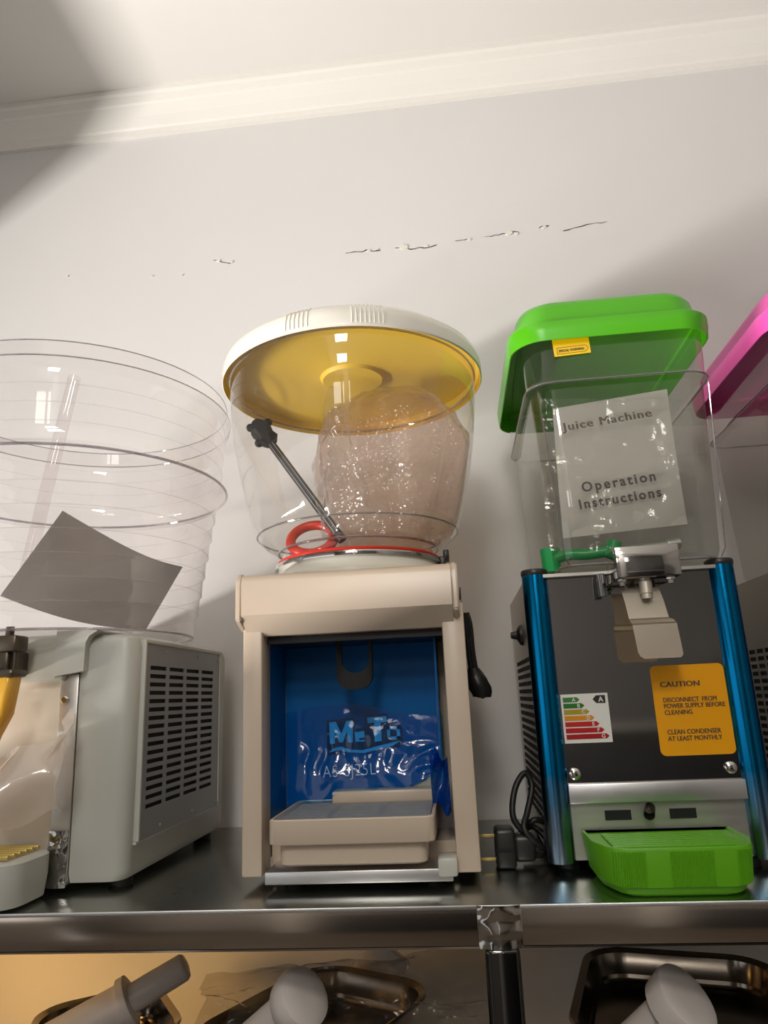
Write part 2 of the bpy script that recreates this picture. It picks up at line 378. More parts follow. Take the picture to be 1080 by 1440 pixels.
crack([(486, 355), (515, 353), (540, 351)]); crack([(556, 350), (590, 349), (620, 344)]); crack([(640, 340), (668, 336)]); crack([(682, 333), (705, 329), (735, 326)]); crack([(758, 320), (775, 318)]); crack([(792, 325), (825, 316), (860, 310)]); crack([(300, 367), (330, 370)])

# ------------------------------------------------------------------ steel shelf
SH = -0.25
shelf = thing('steel_shelf', 'long polished stainless steel shelf carrying the drink machines', 'shelf', (0, 1.27, FLOOR))
obj('shelf_top', box(B(), -1.9, 1.6, .967, 1.575, SH-.004, SH, .0015), 'shelf_steel', shelf)
pA = at(672, 1300, Y=.965).x; pB = at(733, 1300, Y=.965).x
for x0, x1 in ((-1.9, pA), (pB, 1.6)):
    bm = B(); box(bm, x0, x1, .965, .969, SH-.0455, SH, .0012); box(bm, x0, x1, .965, .99, SH-.0465, SH-.0435)
    obj('front_apron', bm, 'apron_steel', shelf)
    bm = B(); box(bm, x0, x1, .9635, .966, SH-.004, SH+.0008, .0008); obj('folded_edge', bm, 'pale_aluminium', shelf)
bm = B(); box(bm, pA+.006, pB-.004, .962, 1.0, FLOOR, SH-.046, .006, 3); obj('post', bm, 'post_steel', shelf)
def sleeve(u, v):
    x = pA+(pB-pA)*u; bulge = .006*math.sin(math.pi*u)
    return (x, .966-bulge-.002*nz(u*3, v*4, 1), SH-.047*(1-v))
bm = B(); sheet(bm, sleeve, 24, 16); solid(bm, .002); obj('post_sleeve', bm, 'chrome', shelf)
for px in (-1.2, 1.1):
    obj('post', box(B(), px, px+.05, .97, 1.01, FLOOR, SH-.046, .006, 3), 'post_steel', shelf)
obj('lower_shelf', box(B(), -1.9, 1.6, .98, 1.575, -.90, -.86, .002), 'post_steel', shelf)

# ------------------------------------------------------------------ left: dispenser with the big round tub
LX = -.68; LYF, LYB = 1.055, 1.50; LR = -.485; LL = 2*LX-LR; LZ0, LZ1 = -.236, .112
lm = thing('drink_dispenser', 'off-white drink dispenser at the left with a wide clear round tub and slotted side grille', 'drink dispenser', (LX, 1.28, SH))
# shells: side walls of the body with softly rounded front corner and a draft
def shell(sg):
    bm = B(); loops = []
    X = lambda d: LX+sg*d
    hw = LR-LX
    for z, ins in ((LZ0, .010), (LZ0+.012, .002), (-.05, .001), (LZ1-.02, 0.0), (LZ1-.006, .004), (LZ1, .014)):
        o = hw-ins; fy = LYF+ins*.6-.004*(z-LZ0); by = LYB-ins
        lp = [(X(hw-.085), fy), (X(o-.022), fy)]+[(X(o-.022+.022*math.sin(a)), fy+.022-.022*math.cos(a)) for a in [math.radians(q) for q in (22, 45, 67)]]+[(X(o), fy+.022), (X(o), by-.02), (X(o-.006), by-.006), (X(o-.02), by), (X(hw-.085), by)]
        loops.append([(x, y, z) for x, y in lp])
    loft(bm, loops, True, True)
    return bm
sh_r = obj('side_shell', shell(1), 'white_shell', lm); obj('side_shell', shell(-1), 'white_shell', lm)
# recessed grille with its frame
GY0, GY1, GZ0, GZ1 = 1.082, 1.435, -.188, .100
bm = B(); GX = LR
# raised frame lip round the grille
for y0, y1, z0, z1 in ((GY0-.004, GY0+.002, GZ0, GZ1+.004), (GY1-.002, GY1+.006, GZ0, GZ1+.004), (GY0, GY1, GZ1-.002, GZ1+.005)):
    box(bm, GX-.004, GX+.0065, y0, y1, z0, z1, .002)
box(bm, GX-.004, GX+.003, GY0-.004, GY1+.006, GZ0-.004, GZ0, .001)
obj('grille_frame', bm, 'white_shell', lm)
s0, s1, t0, t1 = 1.098, 1.405, -.150, .068
us = [GY0]; vs = [GZ0]
pu = (s1-s0)/4; pv = (t1-t0)/17
for k in range(4): us += [s0+k*pu+pu*.06, s0+k*pu+pu*.90]
for k in range(17): vs += [t0+k*pv+pv*.25, t0+k*pv+pv*.75]
us.append(GY1); vs.append(GZ1)
bm = B(); slotted(bm, us, vs, lambda i, j: i % 2 == 1 and j % 2 == 1 and 0 < j < len(vs)-2, lambda u, v: (GX+.002, u, v), (.002, 0, 0))
gp = obj('vent_grille', bm, 'vent_grey', lm, smooth=False)
obj('grille_backing', box(B(), GX+.0005, GX+.0012, GY0, GY1, GZ0, GZ1), 'dark_void', lm, smooth=False)
for u, v in ((1.16, .088), (1.31, .088), (1.425, .085), (1.425, -.06), (1.425, -.178), (1.30, -.178), (1.16, -.178)):
    bm = B(); lp = lambda d, r: [(GX+.004+d, u+r*math.cos(k*.628), v+r*math.sin(k*.628)) for k in range(10)]
    loft(bm, [lp(0, .003), lp(.0012, .003), lp(.002, .0018)], True, True); obj('screw', bm, 'vent_grey', gp)
# front: cap band, corner clip, steel strip, cream panel
iR, iL = LR-.085, LL+.085
bm = B(); box(bm, iL+.02, iR-.02, LYF-.012, 1.45, .045, LZ1+.003, .006, 3); obj('top_cover', bm, 'white_cap', lm)
bm = B(); prism(bm, [(iR-.034, .052), (iR+.012, .058), (iR+.013, .100), (iR+.018, .110), (iR+.030, .117), (iR+.030, .119), (iR+.006, .120), (iR-.034, .119)], LYF-.016, LYF+.12)
obj('corner_clip', bm, 'white_cap', lm)
obj('front_panel', box(B(), iL, iR-.03, LYF+.006, LYF+.02, LZ0+.02, .05, .002), 'front_cream', lm)
obj('core', box(B(), iL, iR, LYF+.02, LYB-.01, LZ0+.004, LZ1-.002), 'white_shell', lm)
bm = B(); box(bm, iR-.030, iR-.001, LYF-.003, LYF+.01, LZ0-.002, .055, .0015); st = obj('steel_strip', bm, 'satin_steel', lm)
p = at(92, 984, Y=LYF-.004); bm = B(); hexbolt(bm, p, .0055, .005, 'Y'); obj('bolt', bm, 'chrome', st)
bm = B()
def crumple(u, v): return (iR-.030+.029*u, LYF-.005-.004*abs(nz(u*3, v*5, 3))-.003*math.sin(math.pi*u), LZ0-.004+.075*v)
sheet(bm, crumple, 10, 22); solid(bm, .001); obj('foil_end', bm, 'chrome', st)
for x, y in ((LR-.03, LYF+.05), (LL+.03, LYF+.05), (LR-.03, LYB-.05), (LL+.03, LYB-.05)):
    bm = B(); lathe(bm, [(.016, SH), (.018, SH+.006), (.014, LZ0+.004)], x, y, 16, True, True); obj('foot', bm, 'black_rubber', lm)
# drip tray, its grille, tap
bm = B(); loops = []
for z, g in ((-.246, .012), (-.243, .004), (-.215, 0), (-.19, 0), (-.188, .003)):
    loops.append([(x, y, z) for x, y in rrect(LX-.10+g, LX+.095-g, .945+g, 1.05, .03)])
loft(bm, loops, True, True); tray = obj('drip_tray', bm, 'white_shell', lm)
for k in range(6):
    y = .962+k*.014
    obj('grille_bar', box(B(), LX-.08, LX+.075, y, y+.006, -.186, -.180, .002), 'brass_grille', tray)
bm = B(); box(bm, LX-.03, LX+.045, .985, 1.02, .088, .112, .004); box(bm, LX-.01, LX+.032, .99, 1.045, .055, .09, .004); tube(bm, [(LX+.026, 1.0, .05), (LX+.026, 1.0, .125)], .006); tube(bm, [(LX+.038, 1.0, .06), (LX+.038, 1.0, .11)], .004)
obj('tap_body', bm, 'dark_bronze', lm)
bm = B(); loops = []
for z, a, y in ((.058, .055, .968), (.045, .058, .962), (.0, .050, .965), (-.03, .03, .972), (-.05, .022, .975)):
    loops.append([(x, yy, z) for x, yy in rrect(LX-a, LX+a, y, y+.03, .008)])
loft(bm, loops, True, True); obj('tap_handle', bm, 'amber_plastic', lm)
bm = B(); box(bm, LX-.056, LX+.060, .960, 1.0, .050, .062, .005); obj('handle_collar', bm, 'dark_bronze', lm)
# tub
TC = (LX+.005, 1.2)
def tubprof():
    P = [(.205, .118), (.212, .118), (.214, .125)]
    z0, z1, r0, r1 = .125, .375, .214, .252; n = 7
    for k in range(n):
        za = z0+(z1-z0)*k/n; zb = z0+(z1-z0)*(k+1)/n
        ra = r0+(r1-r0)*k/n; rb = r0+(r1-r0)*(k+1)/n
        P += [(ra, za+.002), (rb-.0035, zb-.004), (rb-.001, zb-.001)]
    P += [(.262, .380), (.268, .386), (.268, .392), (.262, .398), (.258, .40)]
    for k in range(4):
        za = .40+.118*k/4; zb = .40+.118*(k+1)/4
        P += [(.256+.002*k, za+.004), (.257+.002*k, zb-.003)]
    P += [(.272, .520), (.274, .530), (.268, .536), (.266, .560)]
    return P
bm = B(); lathe(bm, tubprof(), *TC, seg=96); tubo = obj('tub', bm, 'tub_clear', lm)
obj('tub_floor', lathe(B(), [(.01, .119), (.207, .119)], *TC, seg=64), 'tub_clear', lm)
for z, R, r in ((.560, .266, .0011), (.531, .273, .0012), (.389, .2675, .0026), (.120, .210, .002)):
    obj('rim', ring(B(), *TC, z, R, r), 'rim_clear', tubo)
for k in range(1, 7):
    z = .125+.25*k/7; R = .214+.038*k/7
    obj('rib', ring(B(), *TC, z, R, .0006, m=6), 'tub_clear', tubo)
for z, R in ((.43, .259), (.46, .261), (.49, .263)):
    obj('rib', ring(B(), *TC, z, R, .0006, m=6), 'tub_clear', tubo)
a = at(105, 530, Y=1.12); b = at(38, 800, Y=1.10)
bm = B(); tube(bm, [b, a], .011, 20, False); obj('inner_column', bm, 'tub_clear', lm)
# grey sheet lying inside the tub
cs = [at(88, 718, Y=1.13), at(257, 797, Y=1.23), at(205, 886, Y=1.17), at(0, 838, Y=1.03)]
def gs(u, v):
    p = (cs[0].lerp(cs[1], u)).lerp(cs[3].lerp(cs[2], u), v)
    p = p+Vector((0, .05*math.sin(math.pi*u)*(1-v)-.0*v, -.012*math.sin(math.pi*u)*(1-v)-.012*math.sin(math.pi*u)*v))
    if u > .8: p.z -= .0
    return (p.x, p.y, max(p.z, .124))
bm = B(); sheet(bm, gs, 24, 16); solid(bm, .0008)
tag(obj('grey_sheet', bm, 'grey_sheet', base=(LX, 1.15, .124)), 'grey paper sheet curled inside the wide clear round tub', 'paper sheet')
# peeling protective film on the front
def film(u, v):
    a = at(-30+90*u+38*u*u, 1082-72*u**1.6-15*math.sin(u*5), Y=1.0); b = at(-30+105*u+12*math.sin(u*9), 1150+22*u*math.sin(u*4)+8*math.sin(u*14), Y=.985)
    p = a.lerp(b, v); d = .018*math.sin(u*8+v*2)+.012*math.sin(v*5+u*3)
    return (p.x+.004*math.sin(v*9+u*4), p.y+d-.012*math.sin(math.pi*v), p.z)
bm = B(); sheet(bm, film, 36, 20); obj('peeling_film', bm, 'milky_film', lm, label='white translucent protective film peeling off')
def film2(u, v):
    p = at(100-25*v+10*math.sin(v*3)-14*u, 995+60*v+20*u, Y=1.035-.04*v); return (p.x, p.y+.008*math.sin(v*6), p.z)
bm = B(); sheet(bm, film2, 6, 16); obj('film_corner', bm, 'milky_film', lm)

# ------------------------------------------------------------------ middle: cream dispenser with yellow-lidded bowl
mm = thing('drink_dispenser', 'cream drink dispenser with blue recess and yellow-lined round bowl lid', 'drink dispenser', (-.155, 1.25, SH))
FY = 1.045; pL0, pL1, pR0, pR1 = -.315, -.286, -.019, .0135; MZ0, MZ1 = -.231, .188
for x0, x1 in ((pL0, pL1), (pR0, pR1)):
    obj('front_post', box(B(), x0, x1, FY, FY+.05, MZ0, .13, .003), 'cream_plastic', mm)
for x0, x1 in ((pL0+.002, pL0+.008), (pR1-.008, pR1-.002)):
    obj('side_panel', box(B(), x0, x1, FY+.05, 1.45, MZ0, .14), 'cream_plastic', mm)
obj('rear_body', box(B(), pL0+.008, pR1-.008, 1.215, 1.45, MZ0, .14), 'cream_plastic', mm)
# hood: front face, chamfer below, side cheeks
HX0, HX1 = -.320, .008; HF = 1.02
def hoodloft(x0, x1, ins=0.0):
    pr_ = [(HF+ins, .186-.012), (HF+.004+ins, .186-.004), (HF+.012+ins, .186), (1.445, .186), (1.445, .100), (HF+.032, .0965), (HF+ins, .125)]
    bm = B(); loft(bm, [[(x, y, z) for y, z in pr_] for x in (x0, x1)], True, True)
    bmesh.ops.bevel(bm, geom=[e for e in bm.edges if len(e.link_faces) == 2 and e.calc_face_angle(0) > .3], offset=.002, segments=2, affect='EDGES')
    return bm
obj('hood', hoodloft(HX0+.0095, HX1-.0095), 'cream_plastic', mm)
for x0, x1 in ((HX0, HX0+.009), (HX1-.009, HX1)):
    bm = B(); pr_ = [(HF+.001, .118), (HF+.001, .172), (HF+.006, .183), (HF+.014, .1885), (1.446, .1885), (1.446, .108), (HF+.03, .104)]
    loft(bm, [[(x, y, z) for y, z in pr_] for x in (x0, x1)], True, True)
    bmesh.ops.bevel(bm, geom=[e for e in bm.edges], offset=.0022, segments=2, affect='EDGES')
    obj('hood_cheek', bm, 'cream_plastic', mm)
# recess
RB = 1.195
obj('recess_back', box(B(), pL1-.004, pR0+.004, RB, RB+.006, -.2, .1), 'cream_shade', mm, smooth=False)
obj('recess_film', prism(B(), [(-.2855, .086), (-.2855, -.165), (-.12, -.150), (-.062, -.128), (-.045, -.108), (-.038, -.10), (-.038, .086)], RB-.003, RB-.0005), 'blue_panel', mm, smooth=False, label='smooth blue protective film on the recess back')
obj('recess_side', box(B(), pL1-.003, pL1-.0005, FY+.05, RB, -.19, .096), 'blue_panel', mm, smooth=False)
obj('recess_side', box(B(), pR0-.016, pR0-.013, FY+.07, RB, -.12, .09), 'blue_panel', mm, smooth=False)
obj('recess_side', box(B(), pR0-.001, pR0+.002, FY+.05, RB, -.2, .096), 'navy', mm, smooth=False)
obj('recess_top', box(B(), pL1-.003, pR0+.003, FY+.03, RB, .086, .0955), 'black_plastic', mm, smooth=False)
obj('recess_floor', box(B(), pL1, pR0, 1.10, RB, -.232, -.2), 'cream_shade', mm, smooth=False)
# tap: nozzle and ring-shaped lever
LYY = 1.11
q = at(493, 893, Y=LYY)
bm = B(); lathe(bm, [(.009, q.z+.012), (.009, q.z-.004), (.006, q.z-.010)], q.x, LYY, 20, True, True); obj('nozzle', bm, 'neck_white', mm)
a = at(473, 890, Y=LYY); b = at(525, 968, Y=LYY); c = at(480, 893, Y=LYY); d = at(519, 945, Y=LYY)
def ushape(x0, x1, zt, zb, r, n=8):
    pts = [(x1, zt)]
    for k in range(n+1):
        t = math.radians(-90*k/n); pts.append((x1-r+r*math.cos(t), zb+r+r*math.sin(t)))
    for k in range(n+1):
        t = math.radians(-90-90*k/n); pts.append((x0+r+r*math.cos(t), zb+r+r*math.sin(t)))
    pts.append((x0, zt)); return pts
o_ = ushape(a.x, b.x, a.z+.004, b.z, .02); i_ = ushape(c.x, d.x, a.z+.004, d.z, .019)
bm = B()
loft(bm, [[(x, LYY-.006, z) for x, z in o_], [(x, LYY+.006, z) for x, z in o_], [(x, LYY+.004, z) for x, z in i_], [(x, LYY-.002, z) for x, z in i_], [(x, LYY-.006, z) for x, z in o_]], closed=False)
bmesh.ops.remove_doubles(bm, verts=bm.verts, dist=1e-6); obj('lever', bm, 'lever_grey', mm)
# logo
LOGO = RB-.0045
def lz(px, py, y=LOGO): return at(px, py, Y=y)
def poly(name, pts, mat, parent, y, th=.0012):
    bm = B(); prism(bm, [(p.x, p.z) for p in [at(a_, b_, Y=y) for a_, b_ in pts]], y, y+th); return obj(name, bm, mat, parent, smooth=False)
logo = poly('logo_sticker', [(459, 1013), (499, 1009), (500, 1026), (513, 1022), (513, 1005), (545, 1003), (547, 1017), (565, 1020), (567, 1040), (561, 1050), (537, 1053), (515, 1060), (490, 1057), (461, 1062)], 'navy', mm, LOGO, .001)
def block(pts): poly('logo_letter', pts, 'logo_blue', logo, LOGO-.0012, .001)
block([(464, 1046), (463, 1016), (472, 1015), (480, 1032), (487, 1014), (496, 1013), (496, 1044), (489, 1044), (488, 1028), (482, 1044), (477, 1044), (471, 1029), (471, 1046)])
block([(517, 1017), (516, 1009), (543, 1007), (544, 1015), (535, 1016), (537, 1042), (527, 1043), (526, 1016)])
block([(500, 1043), (499, 1030), (512, 1028), (513, 1037), (505, 1038), (505, 1041), (513, 1040), (513, 1043)])
for pts in ([(545, 1040), (544, 1022), (548, 1022), (549, 1040)], [(544, 1026), (544, 1022), (562, 1021), (562, 1025)], [(558, 1039), (558, 1021), (562, 1021), (563, 1039)], [(545, 1040), (545, 1036), (563, 1035), (563, 1039)]): block(pts)
block([(462, 1058), (470, 1052), (480, 1050), (492, 1054), (510, 1055), (535, 1048), (562, 1042), (552, 1049), (535, 1053), (512, 1059), (490, 1058), (478, 1055)])
pm = at(454, 1094, Y=RB-.026); text('model_number', 'AS-SJ25L', .026, (pm.x, RB-.026, pm.z), 'ink_white', mm, rot=.03, offs=-.0006, sx=.8, space=1.12, depth=.0001)
# loose crumpled blue film hanging in the lower half of the recess
def bfilm(u, v):
    x = -.284+.255*u
    top = -.018+.012*math.sin(u*5); bot = -.150+.035*max(0, u-.15)**1.3+.004*math.sin(u*23)
    z = top+(bot-top)*v
    y = RB-.007-.040*v**4*(1-.6*u)-.004*math.sin(math.pi*v)*(.5+.5*nz(u*4, v*3, 2))-.005*abs(nz(u*8, v*5, 5))*min(1, v*2)
    if u < .08: y -= (.08-u)*.3
    return (x, min(y, RB-.0045), z)
bm = B(); sheet(bm, bfilm, 90, 54); obj('loose_film', bm, 'blue_film', mm, label='crumpled loose blue film hanging in the recess')
def bfl2(u, v):
    p = at(603+26*u+6*v, 1060+78*v-10*math.sin(u*6), Y=1.10-.02*math.sin(u*5+v*4)-.01*v); return (min(p.x, pR0-.003), p.y, p.z)
bm = B(); sheet(bm, bfl2, 16, 22); solid(bm, .0006); obj('torn_film', bm, 'torn_blue', mm)
# drip tray
T0, T1 = -.266, -.044; TYF = 1.0; TZ = -.152
bm = B(); loops = []
for z, g in ((-.212, .016), (-.2095, .0125), (-.183, .0115), (-.1835, .001), (-.182, 0), (-.1535, 0), (TZ, .0015), (TZ, .004), (-.1575, .0055)):
    loops.append([(x, y, z) for x, y in rrect(T0+g, T1-g, TYF+g, 1.19-g, .012, 5)])
loft(bm, loops, True, True); tr = obj('drip_tray', bm, 'cream_plastic', mm)
us = [T0+.006]; vs = [TYF+.006]
for k in range(3): us += [T0+.014+k*.068, T0+.014+k*.068+.06]
for k in range(11): vs += [TYF+.016+k*.0135, TYF+.016+k*.0135+.0065]
us.append(T1-.006); vs.append(1.184)
bm = B(); slotted(bm, us, vs, lambda i, j: i % 2 == 1 and j % 2 == 1, lambda u, v: (u, v, -.1555), (0, 0, .0025)); obj('drain_grille', bm, 'vent_grey', tr, smooth=False)
bm = B(); box(bm, T0+.06, pR0-.02, 1.155, RB, -.155, -.137, .003); blk = obj('rear_block', bm, 'cream_plastic', mm)
e = at(512, 1136, Y=1.1545); bm = B()
loft(bm, [[(e.x+.008*math.cos(k*.524), 1.1548-t, e.z+.006*math.sin(k*.524)) for k in range(12)] for t in (0, .001)], True, True); obj('drain_hole', bm, 'dark_void', blk)
# base plate
bm = B(); box(bm, -.278, -.024, 1.03, 1.2, -.2375, -.2215, .0015); obj('base_plate', bm, 'pale_aluminium', mm)
p0 = at(615, 1205, Y=1.035); p1 = at(645, 1232, Y=1.035)
bm = B(); box(bm, p0.x, p1.x, 1.028, 1.07, p1.z, p0.z, .004); obj('corner_bracket', bm, 'white_cap', mm)
for x, y in ((-.25, 1.09), (-.05, 1.09), (-.25, 1.40), (-.05, 1.40)):
    bm = B(); lathe(bm, [(.014, SH), (.016, SH+.005), (.012, MZ0+.004)], x, y, 16, True, True); obj('foot', bm, 'black_rubber', mm)
# neck, seal, bowl
BC = (-.158, 1.205)
bm = B(); lathe(bm, [(.150, .184), (.150, .196), (.140, .206), (.136, .219), (.05, .220)], *BC, seg=72, c0=True, c1=True); obj('neck', bm, 'neck_white', mm)
bm = B(); lathe(bm, [(.137, .215), (.143, .215), (.1435, .2185), (.143, .222), (.137, .222)], *BC, seg=72); obj('steel_ring', bm, 'chrome', mm)
bm = B(); ring(bm, *BC, .2255, .134, .0065, rz=.004); obj('red_seal', bm, 'gasket_red', mm)
bp_ = [(.02, .224), (.128, .224), (.131, .229), (.132, .240), (.140, .247), (.158, .255), (.172, .268), (.181, .29), (.192, .33), (.203, .38), (.2125, .43), (.2185, .48), (.2215, .52), (.2225, .556)]
bm = B(); lathe(bm, bp_, *BC, seg=96); bowl = obj('bowl', bm, 'bowl_clear', mm)
obj('bowl_ledge', ring(B(), *BC, .272, .1735, .0017), 'rim_clear', bowl)
obj('bowl_ledge', ring(B(), *BC, .244, .1375, .0022), 'rim_clear', bowl)
obj('bowl_rim', ring(B(), *BC, .556, .2230, .0022), 'rim_clear', bowl)
# lid: white shell outside, yellow lining inside
LZ = .552
bm = B(); lathe(bm, [(.2345, LZ), (.2365, LZ+.002), (.2365, LZ+.020), (.232, LZ+.034), (.218, LZ+.046), (.19, LZ+.054), (.10, LZ+.060), (.004, LZ+.062)], *BC, seg=96, c1=True); lid = obj('lid', bm, 'lid_white', mm)
bm = B(); lathe(bm, [(.2345, LZ-.0002), (.2335, LZ+.004), (.231, LZ+.018), (.2265, LZ+.022), (.19, LZ+.024), (.10, LZ+.030), (.06, LZ+.024), (.055, LZ+.018), (.004, LZ+.017)], *BC, seg=96, c1=True); obj('lid_lining', bm, 'lid_yellow', lid, label='yellow underside of the bowl lid')
def ribs(a0, n, da):
    bm = B()
    for k in range(n):
        a = math.radians(a0+k*da); ca, sa = math.cos(a), math.sin(a)
        tube(bm, [(BC[0]+R*ca, BC[1]+R*sa, z) for R, z in ((.2368, LZ+.005), (.2369, LZ+.020), (.2328, LZ+.0335), (.2184, LZ+.046), (.205, LZ+.0505))], .0009, 5)
    obj('lid_ribs', bm, 'lid_white', lid)
ribs(-82, 8, 1.7); ribs(-108, 6, 1.8)
k = at(615, 768, Y=1.21); bm = B(); box(bm, BC[0]+.138, BC[0]+.15, 1.19, 1.23, .205, .228, .002); box(bm, BC[0]+.146, BC[0]+.156, 1.195, 1.225, .222, .240, .002); obj('bowl_clip', bm, 'black_plastic', mm)
# folded power cord strapped at the right flank
cord = B(); cx, cyy = .022, 1.27
for dx, dy in ((0, 0), (.009, .005), (.004, .014), (.013, .018)):
    pts = [at(650+dx*200, 862, Y=cyy+dy), at(655+dx*500, 880, Y=cyy+dy), at(659+dx*500, 920, Y=cyy+dy), at(665+dx*550, 955, Y=cyy+dy), at(672+dx*400, 968, Y=cyy+dy)]
    pts = [Vector((max(p.x, .019+dx*.3), p.y, p.z)) for p in pts]
    tube(cord, spline(pts, 6), .0042, 8)
obj('power_cord', cord, 'black_rubber', mm, label='black power cord folded in a bundle')
p = at(672, 958, Y=1.275); bm = B()
loops = []
for t in range(7):
    f = t/6; zc = p.z+.022-.048*f; rr = .010+.010*math.sin(f*2.6)
    loops.append([(p.x-.006+.012*f+rr*math.cos(a)*(1+.3*nz(f*5, a, 1)), 1.275+rr*math.sin(a), zc+.006*nz(a, f*6, 2)) for a in [2*math.pi*i/12 for i in range(12)]])
loft(bm, loops, True, True); obj('cord_tie', bm, 'black_plastic', mm)
obj('side_trim', box(B(), pR1-.003, pR1-.001, 1.10, 1.4, -.2, .16), 'black_plastic', mm)
# things inside the bowl
def blob(cx, cy, z0, z1, rad, amp, seed, seg=64, n=44):
    bm = B(); loops = []
    for j in range(n+1):
        f = j/n; z = z0+(z1-z0)*f; r, ox, oy = rad(f)
        lp = []
        for k in range(seg):
            a = 2*math.pi*k/seg; ca, sa = math.cos(a), math.sin(a)
            rr = r*(1+amp*nz(ca*1.6+seed, sa*1.6, f*4)+amp*.5*abs(nz(ca*5, sa*5+seed, f*9)))
            lp.append((cx+ox+rr*ca, cy+oy+rr*sa*.85, z+.006*nz(ca*3, sa*3, f*5+seed)))
        loops.append(lp)
    loft(bm, loops, True, True); return bm
def wr(f):
    K = ((0, .080), (.12, .102), (.3, .128), (.5, .138), (.7, .136), (.85, .115), (.95, .075), (1, .02))
    for (a_, ra), (b_, rb) in zip(K[:-1], K[1:]):
        if a_ <= f <= b_: t = (f-a_)/(b_-a_); return ra+(rb-ra)*t, .012*f, .0
bm = blob(-.100, 1.225, .231, .548, wr, .12, 3.3, 96, 60)
def bowl_r(z):
    for (ra, za), (rb, zb_) in zip(bp_[1:-1], bp_[2:]):
        if za <= z <= zb_: return ra+(rb-ra)*(z-za)/(zb_-za)
    return bp_[-1][0] if z > .5 else .128
for v in bm.verts:
    dx_, dy_ = v.co.x-BC[0], v.co.y-BC[1]
    a_ = math.atan2(v.co.y-1.225, v.co.x+.1); k_ = 1+.035*math.sin(a_*9+v.co.z*14)+.02*math.sin(a_*17-v.co.z*9)
    dx_ = (v.co.x+.1)*k_-.1-BC[0]; dy_ = (v.co.y-1.225)*k_+1.225-BC[1]
    d_ = math.hypot(dx_, dy_); m_ = bowl_r(v.co.z)-.007
    if d_ > m_: dx_ *= m_/d_; dy_ *= m_/d_
    v.co.x, v.co.y = BC[0]+dx_, BC[1]+dy_; v.co.z = max(v.co.z, .2265)
tag(obj('bubble_wrap_bundle', bm, 'bubble_wrap', base=(-.10, 1.225, .2265)), 'crumpled bubble wrap bundle filling the right half of the yellow-lidded bowl', 'bubble wrap')
def wr2(f): return (.030+.012*math.sin(f*7))*min(1, (1-f)*3+.2), .006*math.sin(f*5), 0
bm = blob(-.175, 1.13, .26, .525, wr2, .45, 8.1, 40, 40)
tag(obj('clear_film_twist', bm, 'clear_film', base=(-.175, 1.13, .231)), 'twisted clear plastic film standing upright in front of the bubble wrap', 'plastic film')
s0_ = at(482, 760, Y=1.14); s1_ = at(380, 622, Y=1.165)
sp = thing('stirring_spindle', 'dark stirring spindle with a lumpy knob leaning inside the yellow-lidded bowl', 'spindle', (s0_.x, s0_.y, s0_.z))
bm = B(); tube(bm, [s0_, s0_.lerp(s1_, .5), s1_], [.008, .0078, .0075], 12); rod = obj('rod', bm, 'black_plastic', sp)
dr = (s1_-s0_).normalized(); sd = dr.cross(Vector((0, 1, 0))).normalized()
for off in (-.003, .0035):
    bm = B(); tube(bm, [s0_+sd*off+Vector((0, -.0078, 0))+dr*.02, s1_+sd*off+Vector((0, -.0074, 0))], .00035, 6); obj('steel_strand', bm, 'pale_aluminium', rod)
bm = B()
for j, (t, r) in enumerate(((0, .010), (.014, .018), (.024, .0155), (.038, .0195), (.050, .016), (.060, .007))):
    c_ = s1_+dr*(t-.006); 
    if j == 0: loops = []
    up_ = Vector((0, 1, 0)); loops.append([c_+(sd*math.cos(a)+up_*math.sin(a))*r*(1+.35*nz(math.cos(a)*2, math.sin(a)*2, j)) for a in [2*math.pi*i/20 for i in range(20)]])
loft(bm, loops, True, True); obj('knob', bm, 'lever_grey', sp)
for k, (t, s) in enumerate(((.012, .017), (.036, -.018), (.048, .013))):
    bm = B(); c_ = s1_+dr*t+sd*s; bmesh.ops.create_icosphere(bm, subdivisions=2, radius=.0078, matrix=Matrix.Translation(c_)); obj('knob_lobe', bm, 'lever_grey', sp)
# red rubber ring standing on the bowl floor
bm = B(); rc = at(437, 768, Y=1.14)
ring(bm, 0, 0, 0, .037, .0085, 48, 10); bmesh.ops.rotate(bm, verts=bm.verts, cent=(0, 0, 0), matrix=Matrix.Rotation(math.radians(52), 3, 'X'))
zmin = min(v.co.z for v in bm.verts); bmesh.ops.translate(bm, verts=bm.verts, vec=(rc.x, 1.155, .2262-zmin))
tag(obj('rubber_ring', bm, 'gasket_red', base=(rc.x, 1.155, .2262)), 'red rubber ring tilted on the floor of the yellow-lidded bowl', 'rubber ring')

